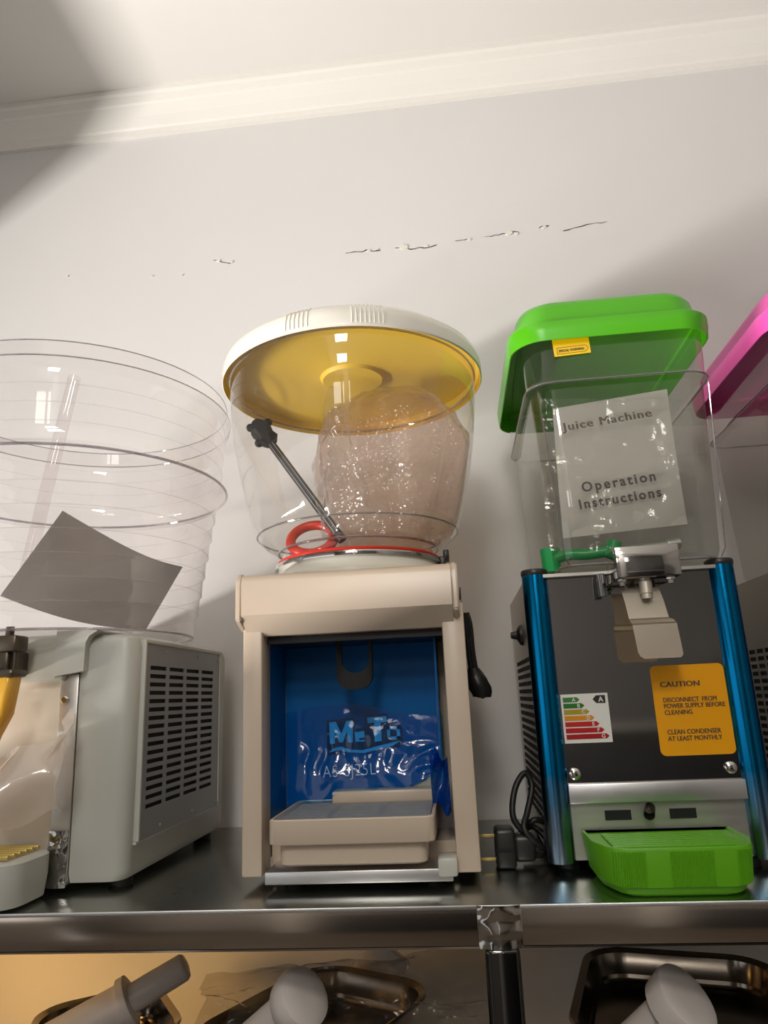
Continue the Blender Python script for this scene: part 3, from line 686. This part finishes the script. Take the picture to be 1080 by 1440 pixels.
# ------------------------------------------------------------------ right: juice machines
def juice(dx, lidmat, label, full, group=None):
    r0 = thing('juice_machine', label, 'juice machine', (.265+dx, 1.29, SH))
    X = lambda x: x+dx
    JF = 1.10; zb, zt = -.234, .172
    for xc in (.1275, .4045):
        loops = []
        bm = B(); lathe(bm, [(.0195, zb), (.0195, zt)], X(xc), JF+.012, 40, True, True); tb = obj('corner_tube', bm, 'blue_anodised', r0)
        bm = B(); lathe(bm, [(.0200, zt), (.0205, zt+.002), (.0205, zt+.007), (.019, zt+.009)], X(xc), JF+.012, 40, True, True); obj('tube_cap', bm, 'black_plastic', tb)
    obj('side_panel', box(B(), X(.115), X(.118), JF+.02, 1.48, -.232, .172), 'satin_steel', r0, smooth=False)
    obj('side_panel', box(B(), X(.414), X(.417), JF+.02, 1.48, -.232, .172), 'satin_steel', r0, smooth=False)
    obj('rear_panel', box(B(), X(.118), X(.414), 1.47, 1.48, -.232, .172), 'satin_steel', r0, smooth=False)
    obj('top_plate', box(B(), X(.118), X(.414), JF-.004, 1.48, .166, .172, .001), 'satin_steel', r0, smooth=False)
    fp = obj('front_panel', box(B(), X(.138), X(.394), JF+.006, JF+.010, -.135, .166), 'mirror_steel', r0, smooth=False)
    # side louvres: small slots in rows down the left flank
    bm = B()
    for i in range(20):
        for j in range(8):
            y = 1.16+j*.034; z = .05-i*.0125
            box(bm, X(.1138), X(.1152), y, y+.022, z-.0035, z+.0035)
    obj('vent_slots', bm, 'dark_void', r0, smooth=False, kind='stuff')
    # tank
    FYT = 1.078; BYT = 1.475
    def lp(z, x0, x1, y0, y1, r, sx=.013): return [(x, y, z) for x, y in rrect(X(x0+sx), X(x1+sx), y0, y1, r, 8)]
    T = [(.176, .185, .362, 1.115, 1.44, .03), (.177, .160, .384, 1.092, 1.46, .03), (.182, .152, .391, 1.084, 1.466, .032), (.195, .148, .395, 1.080, 1.468, .034), (.30, .1435, .402, 1.080, 1.469, .036), (0.467, .136, .413, 1.080, 1.470, .040),
         (0.471, .130, .419, 1.074, 1.476, .044), (0.476, .128, .421, 1.072, 1.478, .045), (0.481, .130, .419, 1.074, 1.476, .044), (0.485, .131, .418, 1.076, 1.474, .043), (.574, .127, .424, 1.074, 1.476, .045)]
    bm = B(); loft(bm, [lp(*t) for t in T], True, False); tank = obj('tank', bm, 'tank_clear', r0)
    for z, x0, x1, y0, y1, r, rad in ((0.476, .128, .421, 1.072, 1.478, .045, .0018), (.181, .153, .390, 1.085, 1.465, .032, .0022)):
        pth = lp(z, x0, x1, y0, y1, r); bm = B(); tube(bm, pth+[pth[0]], rad, 6); obj('tank_bead', bm, 'rim_clear', tank)
    for x0, x1, x2 in ((.1455, .160, .1665), (.4105, .396, .3895)):
        bm = B(); tube(bm, [(X(x0+.013), 1.083, .466), (X((x0+x1)/2+.013), 1.086, .33), (X(x1+.013), 1.088, .196), (X(x2+.013), 1.092, .182)], .0011, 6); obj('tank_corner', bm, 'rim_clear', tank)
    # lid
    Q = [(.545, .1165, .4345, 1.063, 1.487, .055), (.545, .1145, .4365, 1.061, 1.489, .056), (.560, .1125, .4385, 1.059, 1.491, .057), (.5755, .112, .439, 1.059, 1.491, .057), (.5785, .114, .437, 1.061, 1.489, .056), (.5792, .1255, .4255, 1.0725, 1.4775, .048),
         (.5815, .1265, .4245, 1.0735, 1.4765, .048), (.610, .130, .421, 1.077, 1.473, .050), (.622, .136, .415, 1.083, 1.467, .050), (.631, .149, .402, 1.096, 1.454, .045), (.635, .17, .381, 1.117, 1.433, .04)]
    bm = B(); loft(bm, [lp(*t, .008) for t in Q], False, True)
    I = [(0.5450, .1165, .4345, 1.063, 1.487, .055), (0.5780, .1165, .4345, 1.063, 1.487, .055), (0.5840, .126, .425, 1.072, 1.478, .05)]
    loft(bm, [lp(*t, .008) for t in I], False, True); bmesh.ops.remove_doubles(bm, verts=bm.verts, dist=1e-6)
    obj('lid', bm, lidmat, r0)
    for x, y in ((.14, 1.14), (.39, 1.14), (.14, 1.44), (.39, 1.44)):
        bm = B(); lathe(bm, [(.014, SH), (.016, SH+.004), (.012, zb+.004)], X(x), y, 16, True, True); obj('foot', bm, 'black_rubber', r0)
    # lower front, strip, slots, spigot
    lf = obj('lower_panel', box(B(), X(.142), X(.390), JF+.008, JF+.012, -.232, -.13), 'satin_steel', r0, smooth=False)
    obj('silver_strip', box(B(), X(.145), X(.388), JF-.002, JF+.008, -.157, -.131, .001), 'pale_aluminium', r0)
    for x0, x1 in ((.193, .229), (.282, .318)):
        obj('slot', box(B(), X(x0), X(x1), JF+.0065, JF+.009, -.181, -.168), 'dark_void', lf, smooth=False)
    bm = B(); tube(bm, [(X(.256), JF+.008, -.166), (X(.249), JF-.014, -.172)], .0075, 20, False); solid(bm, .001); obj('spigot', bm, 'dark_bronze', r0)
    # tap
    c0, c1 = .236, .327
    tf = obj('tap_housing', box(B(), X(c0), X(c1), 1.04, JF+.006, .151, .197, .0025, 2), 'mirror_steel', r0)
    for x in (.246, .315):
        bm = B(); hexbolt(bm, (X(x), 1.058, .154), .0065, .007); tube(bm, [(X(x), 1.058, .149), (X(x), 1.058, .142)], .0042, 10); obj('bolt', bm, 'chrome', tf)
    bm = B(); lathe(bm, [(.007, .156), (.007, .149), (.009, .147), (.009, .130), (.0075, .129), (.0075, .122)], X(.279), 1.06, 20, True, True); obj('nozzle', bm, 'lever_steel', tf)
    pts = [(.246, .300, 1.072, .140), (.247, .302, 1.066, .120), (.2475, .303, 1.058, .094), (.246, .306, 1.050, .090), (.246, .307, 1.044, .084), (.247, .3075, 1.040, .046), (.2485, .3065, 1.0395, .040), (.253, .302, 1.039, .0365)]
    bm = B(); loft(bm, [[(X(a_+.006*i/7), y, z), (X(b_+.006*i/7), y, z)] for i, (a_, b_, y, z) in enumerate(pts)], closed=False); solid(bm, .0018); obj('lever_plate', bm, 'lever_steel', r0)
    bm = B(); tube(bm, [(X(.222), 1.088, .166), (X(.222), 1.088, .132)], .006, 20); obj('guide_pin', bm, 'mirror_steel', r0)
    return r0, fp, tank
jm, jfp, jtank = juice(0.0, 'lid_green', 'steel juice machine with lime green lid, blue corner tubes and clear square tank', True)
JF = 1.10; PY = JF+.006
for px, py in ((808, 1088), (1027, 1079)):
    p = at(px, py, Y=PY); bm = B(); lathe(bm, [(.0085, 0), (.008, .004), (.004, .006)], 0, 0, 16, True, True)
    bmesh.ops.rotate(bm, verts=bm.verts, cent=(0, 0, 0), matrix=Matrix.Rotation(math.radians(90), 3, 'X')); bmesh.ops.translate(bm, verts=bm.verts, vec=(p.x, PY-.001, p.z)); obj('screw', bm, 'chrome', jfp)
# flank switch
p = at(733, 893, X=.113); bm = B()
loft(bm, [[(.115-d, p.y+r*math.cos(a), p.z+r*1.3*math.sin(a)) for a in [2*math.pi*i/12 for i in range(12)]] for d, r in ((0, .014), (.005, .013), (.010, .006), (.020, .004))], True, True); obj('switch', bm, 'black_rubber', jm)
# energy label
e0 = at(787, 977, Y=PY-.001); ex, ezt, ew, eh = .1475, e0.z, .068, .069
lab = obj('energy_label', box(B(), ex, ex+ew, PY-.0008, PY, ezt-eh, ezt), 'sticker_white', jfp, smooth=False)
for k, cl in enumerate('abcdefg'):
    z1 = ezt-.0045-k*.0087; z0 = z1-.0068; wd = .024+.0062*k
    bm = B(); prism(bm, [(ex+.003, z0), (ex+.003+wd-.004, z0), (ex+.003+wd, (z0+z1)/2), (ex+.003+wd-.004, z1), (ex+.003, z1)], PY-.0014, PY-.0008); bar = obj('class_bar', bm, 'class_'+cl, lab, smooth=False)
    text('class_letter', cl.upper(), .0075, (ex+wd-.0055, PY-.0016, z0+.0008), 'sticker_white', lab, align='CENTER', offs=.0001)
zc = ezt-.0085
bm = B(); prism(bm, [(ex+.046, zc), (ex+.051, zc+.0055), (ex+.064, zc+.0055), (ex+.064, zc-.0055), (ex+.051, zc-.0055)], PY-.0014, PY-.0008); obj('rating_arrow', bm, 'ink_black', lab, smooth=False)
text('class_letter', 'A', .010, (ex+.0575, PY-.0017, zc-.0035), 'sticker_white', lab, align='CENTER', offs=.0002)
# caution sticker
c0_ = at(916, 938, Y=PY-.001); c1_ = at(1033, 1060, Y=PY-.001); cx0, cx1, cz1, cz0 = .2805, .3845, .028, -.098
bm = B(); prism(bm, rrect(cx0, cx1, cz0, cz1, .008), PY-.0008, PY); cau = obj('caution_sticker', bm, 'sticker_orange', jfp, smooth=False)
ty = PY-.0012
text('caution_text', 'CAUTION', .0105, (cx0+.011, ty, cz1-.0305), 'ink_brown', cau, sx=1.15, space=1.05, bold=.0004)
text('caution_text', '!', .007, (cx0+.0665, ty, cz1-.0275), 'ink_brown', cau, offs=-.0001)
for s, dz in (('DISCONNECT', .052), ('POWER SUPPLY BEFORE', .0605), ('CLEANING', .0695), ('CLEAN CONDENSER', .0965), ('AT LEAST MONTHLY', .1055)):
    text('caution_text', s, .0092, (cx0+.0125, ty, cz1-dz), 'ink_brown', cau, offs=0.0, sx=.87, bold=.00018)
text('caution_text', 'FROM', .0092, (cx0+.067, ty, cz1-.052), 'ink_brown', cau, offs=0.0, sx=.87, bold=.00018)
# warning sticker on the tank
w0 = at(776, 479, Y=1.074); wx, wz = w0.x, w0.z
a0 = at(829, 471, Y=1.074); ang = math.atan2(a0.z-w0.z, a0.x-w0.x)
ca_, sa_ = math.cos(ang*.6), math.sin(ang*.6)
def wp(u, v): return (wx+u*ca_-v*sa_, wz+u*sa_+v*ca_)
bm = B(); prism(bm, [wp(0, 0), wp(.058, 0), wp(.058, -.030), wp(0, -.030)], 1.0722, 1.0732); wst = obj('warning_sticker', bm, 'sticker_yellow', jtank, smooth=False)
q_ = wp(.0075, -.0235); text('warning_text', 'SPECIAL WARNING', .0062, (q_[0], 1.0718, q_[1]), 'ink_brown', wst, rot=ang*.6, sx=.75)
bm = B(); tube(bm, [(wp(u, v)[0], 1.072, wp(u, v)[1]) for u, v in ((.005, -.0265), (.050, -.0265), (.055, -.021), (.050, -.0155), (.005, -.0155), (.005, -.0265))], .0004, 4); obj('warning_arrow', bm, 'ink_brown', wst)
# ribbed green drip tray
gt0, gt1 = .157, .357; gz0, gz1 = -.249, -.192
def gl(z, g, f=0):
    x0, x1, y0, y1 = gt0+g, gt1-g, .972+g+f, 1.10
    pts = [(x1, y1), (x0, y1)]
    x0b = x0+.0
    pts += [(x0, y0+.055), (x0+.012, y0+.016), (x0+.022, y0+.004), (x0+.036, y0)]
    pts += [(x1-.036, y0), (x1-.022, y0+.004), (x1-.012, y0+.016), (x1, y0+.055)]
    return [(x, y, z) for x, y in pts]
bm = B(); loft(bm, [gl(gz0, .016), gl(gz0+.003, .012), gl(gz0+.010, .010), gl(gz0+.0115, .006), gl(gz1-.003, .0), gl(gz1, .001), gl(gz1, .004), gl(gz1-.0035, .006)], True, True)
gtr = thing('drip_tray', 'lime green ribbed plastic drip tray at the foot of the blue-tubed juice machine', 'drip tray', (.257, 1.03, gz0))
gb = obj('tray_body', bm, 'tray_green', gtr)
def gribs(x0, x1, n):
    bm = B()
    for k in range(n):
        x = x0+(x1-x0)*k/(n-1); 
        def yy(xv, g): 
            a_, b_ = gt0+g, gt1-g; t = min(xv-a_, b_-xv); y0 = .972+g
            return y0 if t > .036 else (y0+.004*(.036-t)/.014 if t > .022 else y0+.004+.012*(.022-t)/.010)
        tube(bm, [(x, yy(x, .0055)-.0002, gz0+.013), (x, yy(x, .0002)-.0002, gz1-.004)], .0011, 5)
    obj('rib_band', bm, 'tray_green', gb)
gribs(gt0+.018, gt0+.054, 15); gribs(gt0+.085, gt0+.135, 20); gribs(gt1-.036, gt1-.016, 9)
for k in range(7):
    y = .992+k*.013; obj('grille_bar', box(B(), gt0+.022, gt1-.022, y, y+.007, gz1-.0035, gz1-.0005, .001), 'tray_green', gtr)
# things inside the tank: instruction leaflet in a clear bag, green part, steel tube
q0, q1, q2, q3 = at(777, 575, Y=1.118), at(938, 547, Y=1.118), at(967, 737, Y=1.104), at(792, 757, Y=1.104)
lf = thing('instruction_leaflet', 'white instruction leaflet printed Juice Machine inside the green-lidded tank', 'leaflet', ((q2.x+q3.x)/2, 1.104, q3.z))
bm = B(); sheet(bm, lambda u, v: q0.lerp(q1, u).lerp(q3.lerp(q2, u), v)+Vector((0, .004*math.sin(math.pi*v), 0)), 6, 8); solid(bm, .0008); sh_ = obj('sheet', bm, 'paper', lf)
# printed lines follow the leaflet's tilt
rt = math.atan2((q1-q0).z, (q1-q0).x)
def onpaper(s, px, py, size, mat, offs, space, sx=1.0, bold=0.0):
    p = at(px, py, Y=1.103); text('printed_line', s, size, (p.x, 1.103, p.z), mat, sh_, rot=rt*.55+.04, offs=offs, space=space, sx=sx, bold=bold)
onpaper('Juice Machine', 793, 606, .0195, 'ink_brown', 0.0, 1.16, 1.12, .0007)
onpaper('Operation', 819, 692, .0225, 'ink_grey', .0005, 1.3, .95)
onpaper('Instructions', 815, 716, .0215, 'ink_grey', .0005, 1.27, .95)
def bag(u, v):
    p = at(760+222*u, 560+215*v, Y=1.100); d = .008*nz(u*5, v*6, 1)+.005*abs(nz(u*11, v*11, 4))
    return (max(.1535, min(.396, p.x)), 1.0975+d+.004, max(p.z, .19))
bm = B(); sheet(bm, bag, 40, 40); obj('bag', bm, 'clear_film', lf, label='clear plastic bag over the leaflet')
g0 = at(772, 772, Y=1.12); g1 = at(862, 762, Y=1.12)
gp_ = thing('plastic_fitting', 'emerald green plastic fitting lying on the floor of the green-lidded tank', 'fitting', (g0.x, 1.12, .178))
bm = B(); tube(bm, spline([(g0.x+.004, 1.135, .200), (g0.x+.03, 1.13, .206), (g0.x+.06, 1.125, .204), (g1.x, 1.12, .207)], 5), .009, 14); obj('stem', bm, 'part_green', gp_)
bm = B(); tube(bm, [(g0.x+.004, 1.14, .181), (g0.x+.004, 1.14, .218)], [.014, .016], 16); obj('collar', bm, 'part_green', gp_)
bm = B(); tube(bm, [(g1.x-.006, 1.12, .196), (g1.x+.002, 1.12, .220)], [.012, .012], 14); obj('end_cap', bm, 'part_green', gp_)
t0_ = at(865, 766, Y=1.125); t1_ = at(956, 760, Y=1.125)
bm = B(); tube(bm, [(t0_.x, 1.128, .208), (t1_.x-.02, 1.128, .2115), (t1_.x-.02, 1.128, .2115), (t1_.x, 1.128, .213)], [.0055, .0055, .0085, .0085], 16); 
tag(obj('steel_tube', bm, 'pale_aluminium', base=(t0_.x, 1.128, .2)), 'short steel tube lying on the floor of the green-lidded tank', 'tube')
# power cord with plug on the shelf between the machines
pc = thing('power_plug', 'black three-pin power plug with looped cable on the shelf beside the blue tube', 'power plug', (.045, 1.19, SH))
PYY = 1.16
k0 = at(697, 1205, Y=PYY); k1 = at(733, 1155, Y=PYY)
bm = B(); box(bm, k0.x, k1.x-.012, PYY-.022, PYY+.022, SH+.001, SH+.056, .006, 3); box(bm, k1.x-.016, k1.x+.018, PYY-.014, PYY+.018, SH+.008, SH+.046, .008, 3); pb = obj('plug_body', bm, 'black_plastic', pc)
obj('label_band', box(B(), k0.x+.004, k1.x-.016, PYY-.0235, PYY-.021, SH+.025, SH+.030, .0005), 'lever_grey', pb)
for z in (SH+.046, SH+.014):
    obj('pin', box(B(), k0.x-.022, k0.x+.002, PYY-.012, PYY-.007, z-.0018, z+.0018, .0006), 'brass_grille', pb)
pts = [(k1.x+.01, PYY, SH+.04), at(722, 1150, Y=PYY), at(724, 1110, Y=PYY+.01), at(738, 1087, Y=PYY+.02), at(748, 1105, Y=PYY+.02), at(742, 1140, Y=PYY+.005), at(737, 1165, Y=PYY-.01), at(752, 1183, Y=PYY-.01), at(766, 1192, Y=PYY+.005), (.118, 1.20, SH+.03)]
bm = B(); tube(bm, spline(pts, 8), .0046, 10); obj('cable', bm, 'black_rubber', pc)
pts = [(k1.x+.0, PYY+.03, SH+.012), (k1.x+.03, PYY+.03, SH+.010), (k1.x+.045, PYY+.05, SH+.02), (k1.x+.02, PYY+.06, SH+.045), (k1.x-.008, PYY+.04, SH+.03), (k1.x+.02, PYY+.02, SH+.06), (k1.x+.045, PYY+.04, SH+.05)]
bm = B(); tube(bm, spline(pts, 8), .0046, 10); obj('cable', bm, 'black_rubber', pc)
# second juice machine, pink lid
juice(.405, 'lid_pink', 'juice machine with bright pink lid cut off by the right edge of the picture', False)

# ------------------------------------------------------------------ below the shelf: meat grinders with feed pans and plastic pushers
def grinder(cx, cy, z, w_, d_, rot, label, mat='dark_pan_steel'):
    g = thing('meat_grinder', label, 'meat grinder', (cx, cy, -.86))
    R = Matrix.Rotation(math.radians(rot), 3, 'Z'); c = Vector((cx, cy, 0))
    def T(bm):
        bmesh.ops.rotate(bm, verts=bm.verts, cent=c, matrix=R); return bm
    lp = lambda zz, g_: [(x, y, zz) for x, y in rrect(cx-w_/2+g_, cx+w_/2-g_, cy-d_/2+g_, cy+d_/2-g_, max(.012, .06-g_), 8)]
    bm = B(); loft(bm, [lp(z-.042, .05), lp(z-.042, .014), lp(z-.038, .010), lp(z-.004, .002), lp(z, -.004), lp(z+.0015, -.008), lp(z-.002, -.010), lp(z-.003, -.008), lp(z-.006, .001), lp(z-.044, .012), lp(z-.044, .05)], True, True)
    bmesh.ops.remove_doubles(bm, verts=bm.verts, dist=1e-6)
    bm2 = bm; obj('feed_pan', T(bm2), mat, g)
    bm = B(); lathe(bm, [(.034, z-.2), (.034, z-.042), (.036, z-.042), (.036, z-.2)], cx, cy, 32); obj('feed_neck', bm, 'satin_steel', g)
    bm = B(); box(bm, cx-.09, cx+.09, cy-.10, min(cy+.15, 1.56), -.86, z-.18, .02, 3); obj('motor_body', bm, 'satin_steel', g)
    return g
grinder(-.62, 1.30, -.497, .20, .22, 35, 'meat grinder with a small brownish feed pan below the left dispenser')
grinder(-.235, 1.157, -.432, .22, .30, -27, 'meat grinder with a dark feed pan wrapped in plastic film below the middle dispenser')
grinder(.285, 1.20, -.428, .27, .33, -14, 'meat grinder with a large polished feed pan below the green drip tray')
def pusher(a, b, prof, label):
    p = thing('plastic_pusher', label, 'pusher', tuple(a))
    a, b = Vector(a), Vector(b); d = (b-a); L = d.length
    def seg(pr_): 
        bm = B(); tube(bm, [a+d*(t/1.0) for t, r in pr_], [r for t, r in pr_], 28); return bm
    for nm, pr_ in prof: obj(nm, seg(pr_), 'pusher_white', p)
    return p
a = at(60, 1480, Y=1.18); b = at(262, 1358, Y=1.24)
pusher(a, b, [('shaft', [(0, .034), (.55, .030), (.552, .030)]), ('collar', [(.545, .030), (.55, .036), (.60, .036), (.61, .031)]), ('handle', [(.60, .021), (.98, .0205), (1.0, .017), (1.008, .010)])], 'white plastic pusher with slim handle leaning up to the right, lower left')
a = at(340, 1475, Y=1.12); b = at(432, 1398, Y=1.05)
pusher(a, b, [('shaft', [(0, .024), (.80, .025)]), ('head', [(.70, .026), (.78, .036), (.90, .040), (.97, .037), (1.0, .028), (1.005, .01)])], 'white plastic pusher with a broad round head, below the middle dispenser')
a = at(870, 1490, Y=1.12); b = at(968, 1402, Y=1.05)
pusher(a, b, [('shaft', [(0, .026), (.80, .027)]), ('head', [(.72, .028), (.78, .040), (.94, .043), (.99, .042), (1.0, .039), (1.003, .02)])], 'white plastic pusher with a broad round head standing in the large polished pan')
a = at(478, 1470, Y=1.36); b = at(548, 1332, Y=1.40)
pusher(a, b, [('shaft', [(0, .036), (.88, .040)]), ('rim', [(.87, .043), (.93, .045), (.99, .044), (1.0, .040), (1.003, .02)])], 'grey-white plastic cylinder behind the clear plastic wrap under the shelf')
def wrap(u, v):
    p = at(290+400*u, 1330+130*v+40*(1-u)*(1-v), Y=1.18); d = .05*nz(u*4, v*4, 2)+.03*abs(nz(u*9, v*9, 7))
    return (p.x, p.y+d-.08*v, p.z)
bm = B(); sheet(bm, wrap, 60, 40); tag(obj('plastic_wrap', bm, 'dusty_film', base=(-.2, 1.18, -.46)), 'crumpled clear plastic wrap hanging over the dark feed pan', 'plastic wrap')

# ------------------------------------------------------------------ the shop behind the photographer (seen only mirrored in the steel)
cb = thing('display_cabinet', 'dark shop cabinet opposite, mirrored in the steel front panel', 'cabinet', (1.1, -2.4, FLOOR))
obj('carcass', box(B(), .2, 1.9, -2.8, -2.2, FLOOR, -.25, .01), 'dark_cabinet', cb)
obj('worktop', box(B(), .18, 1.92, -2.82, -2.18, -.25, -.22, .004), 'satin_steel', cb)
cl = obj('wall_pillar', box(B(), -.15, .12, -2.9, -2.6, FLOOR, CEIL, .01), 'grey_column', base=(0, -2.75, FLOOR)); struct(cl)
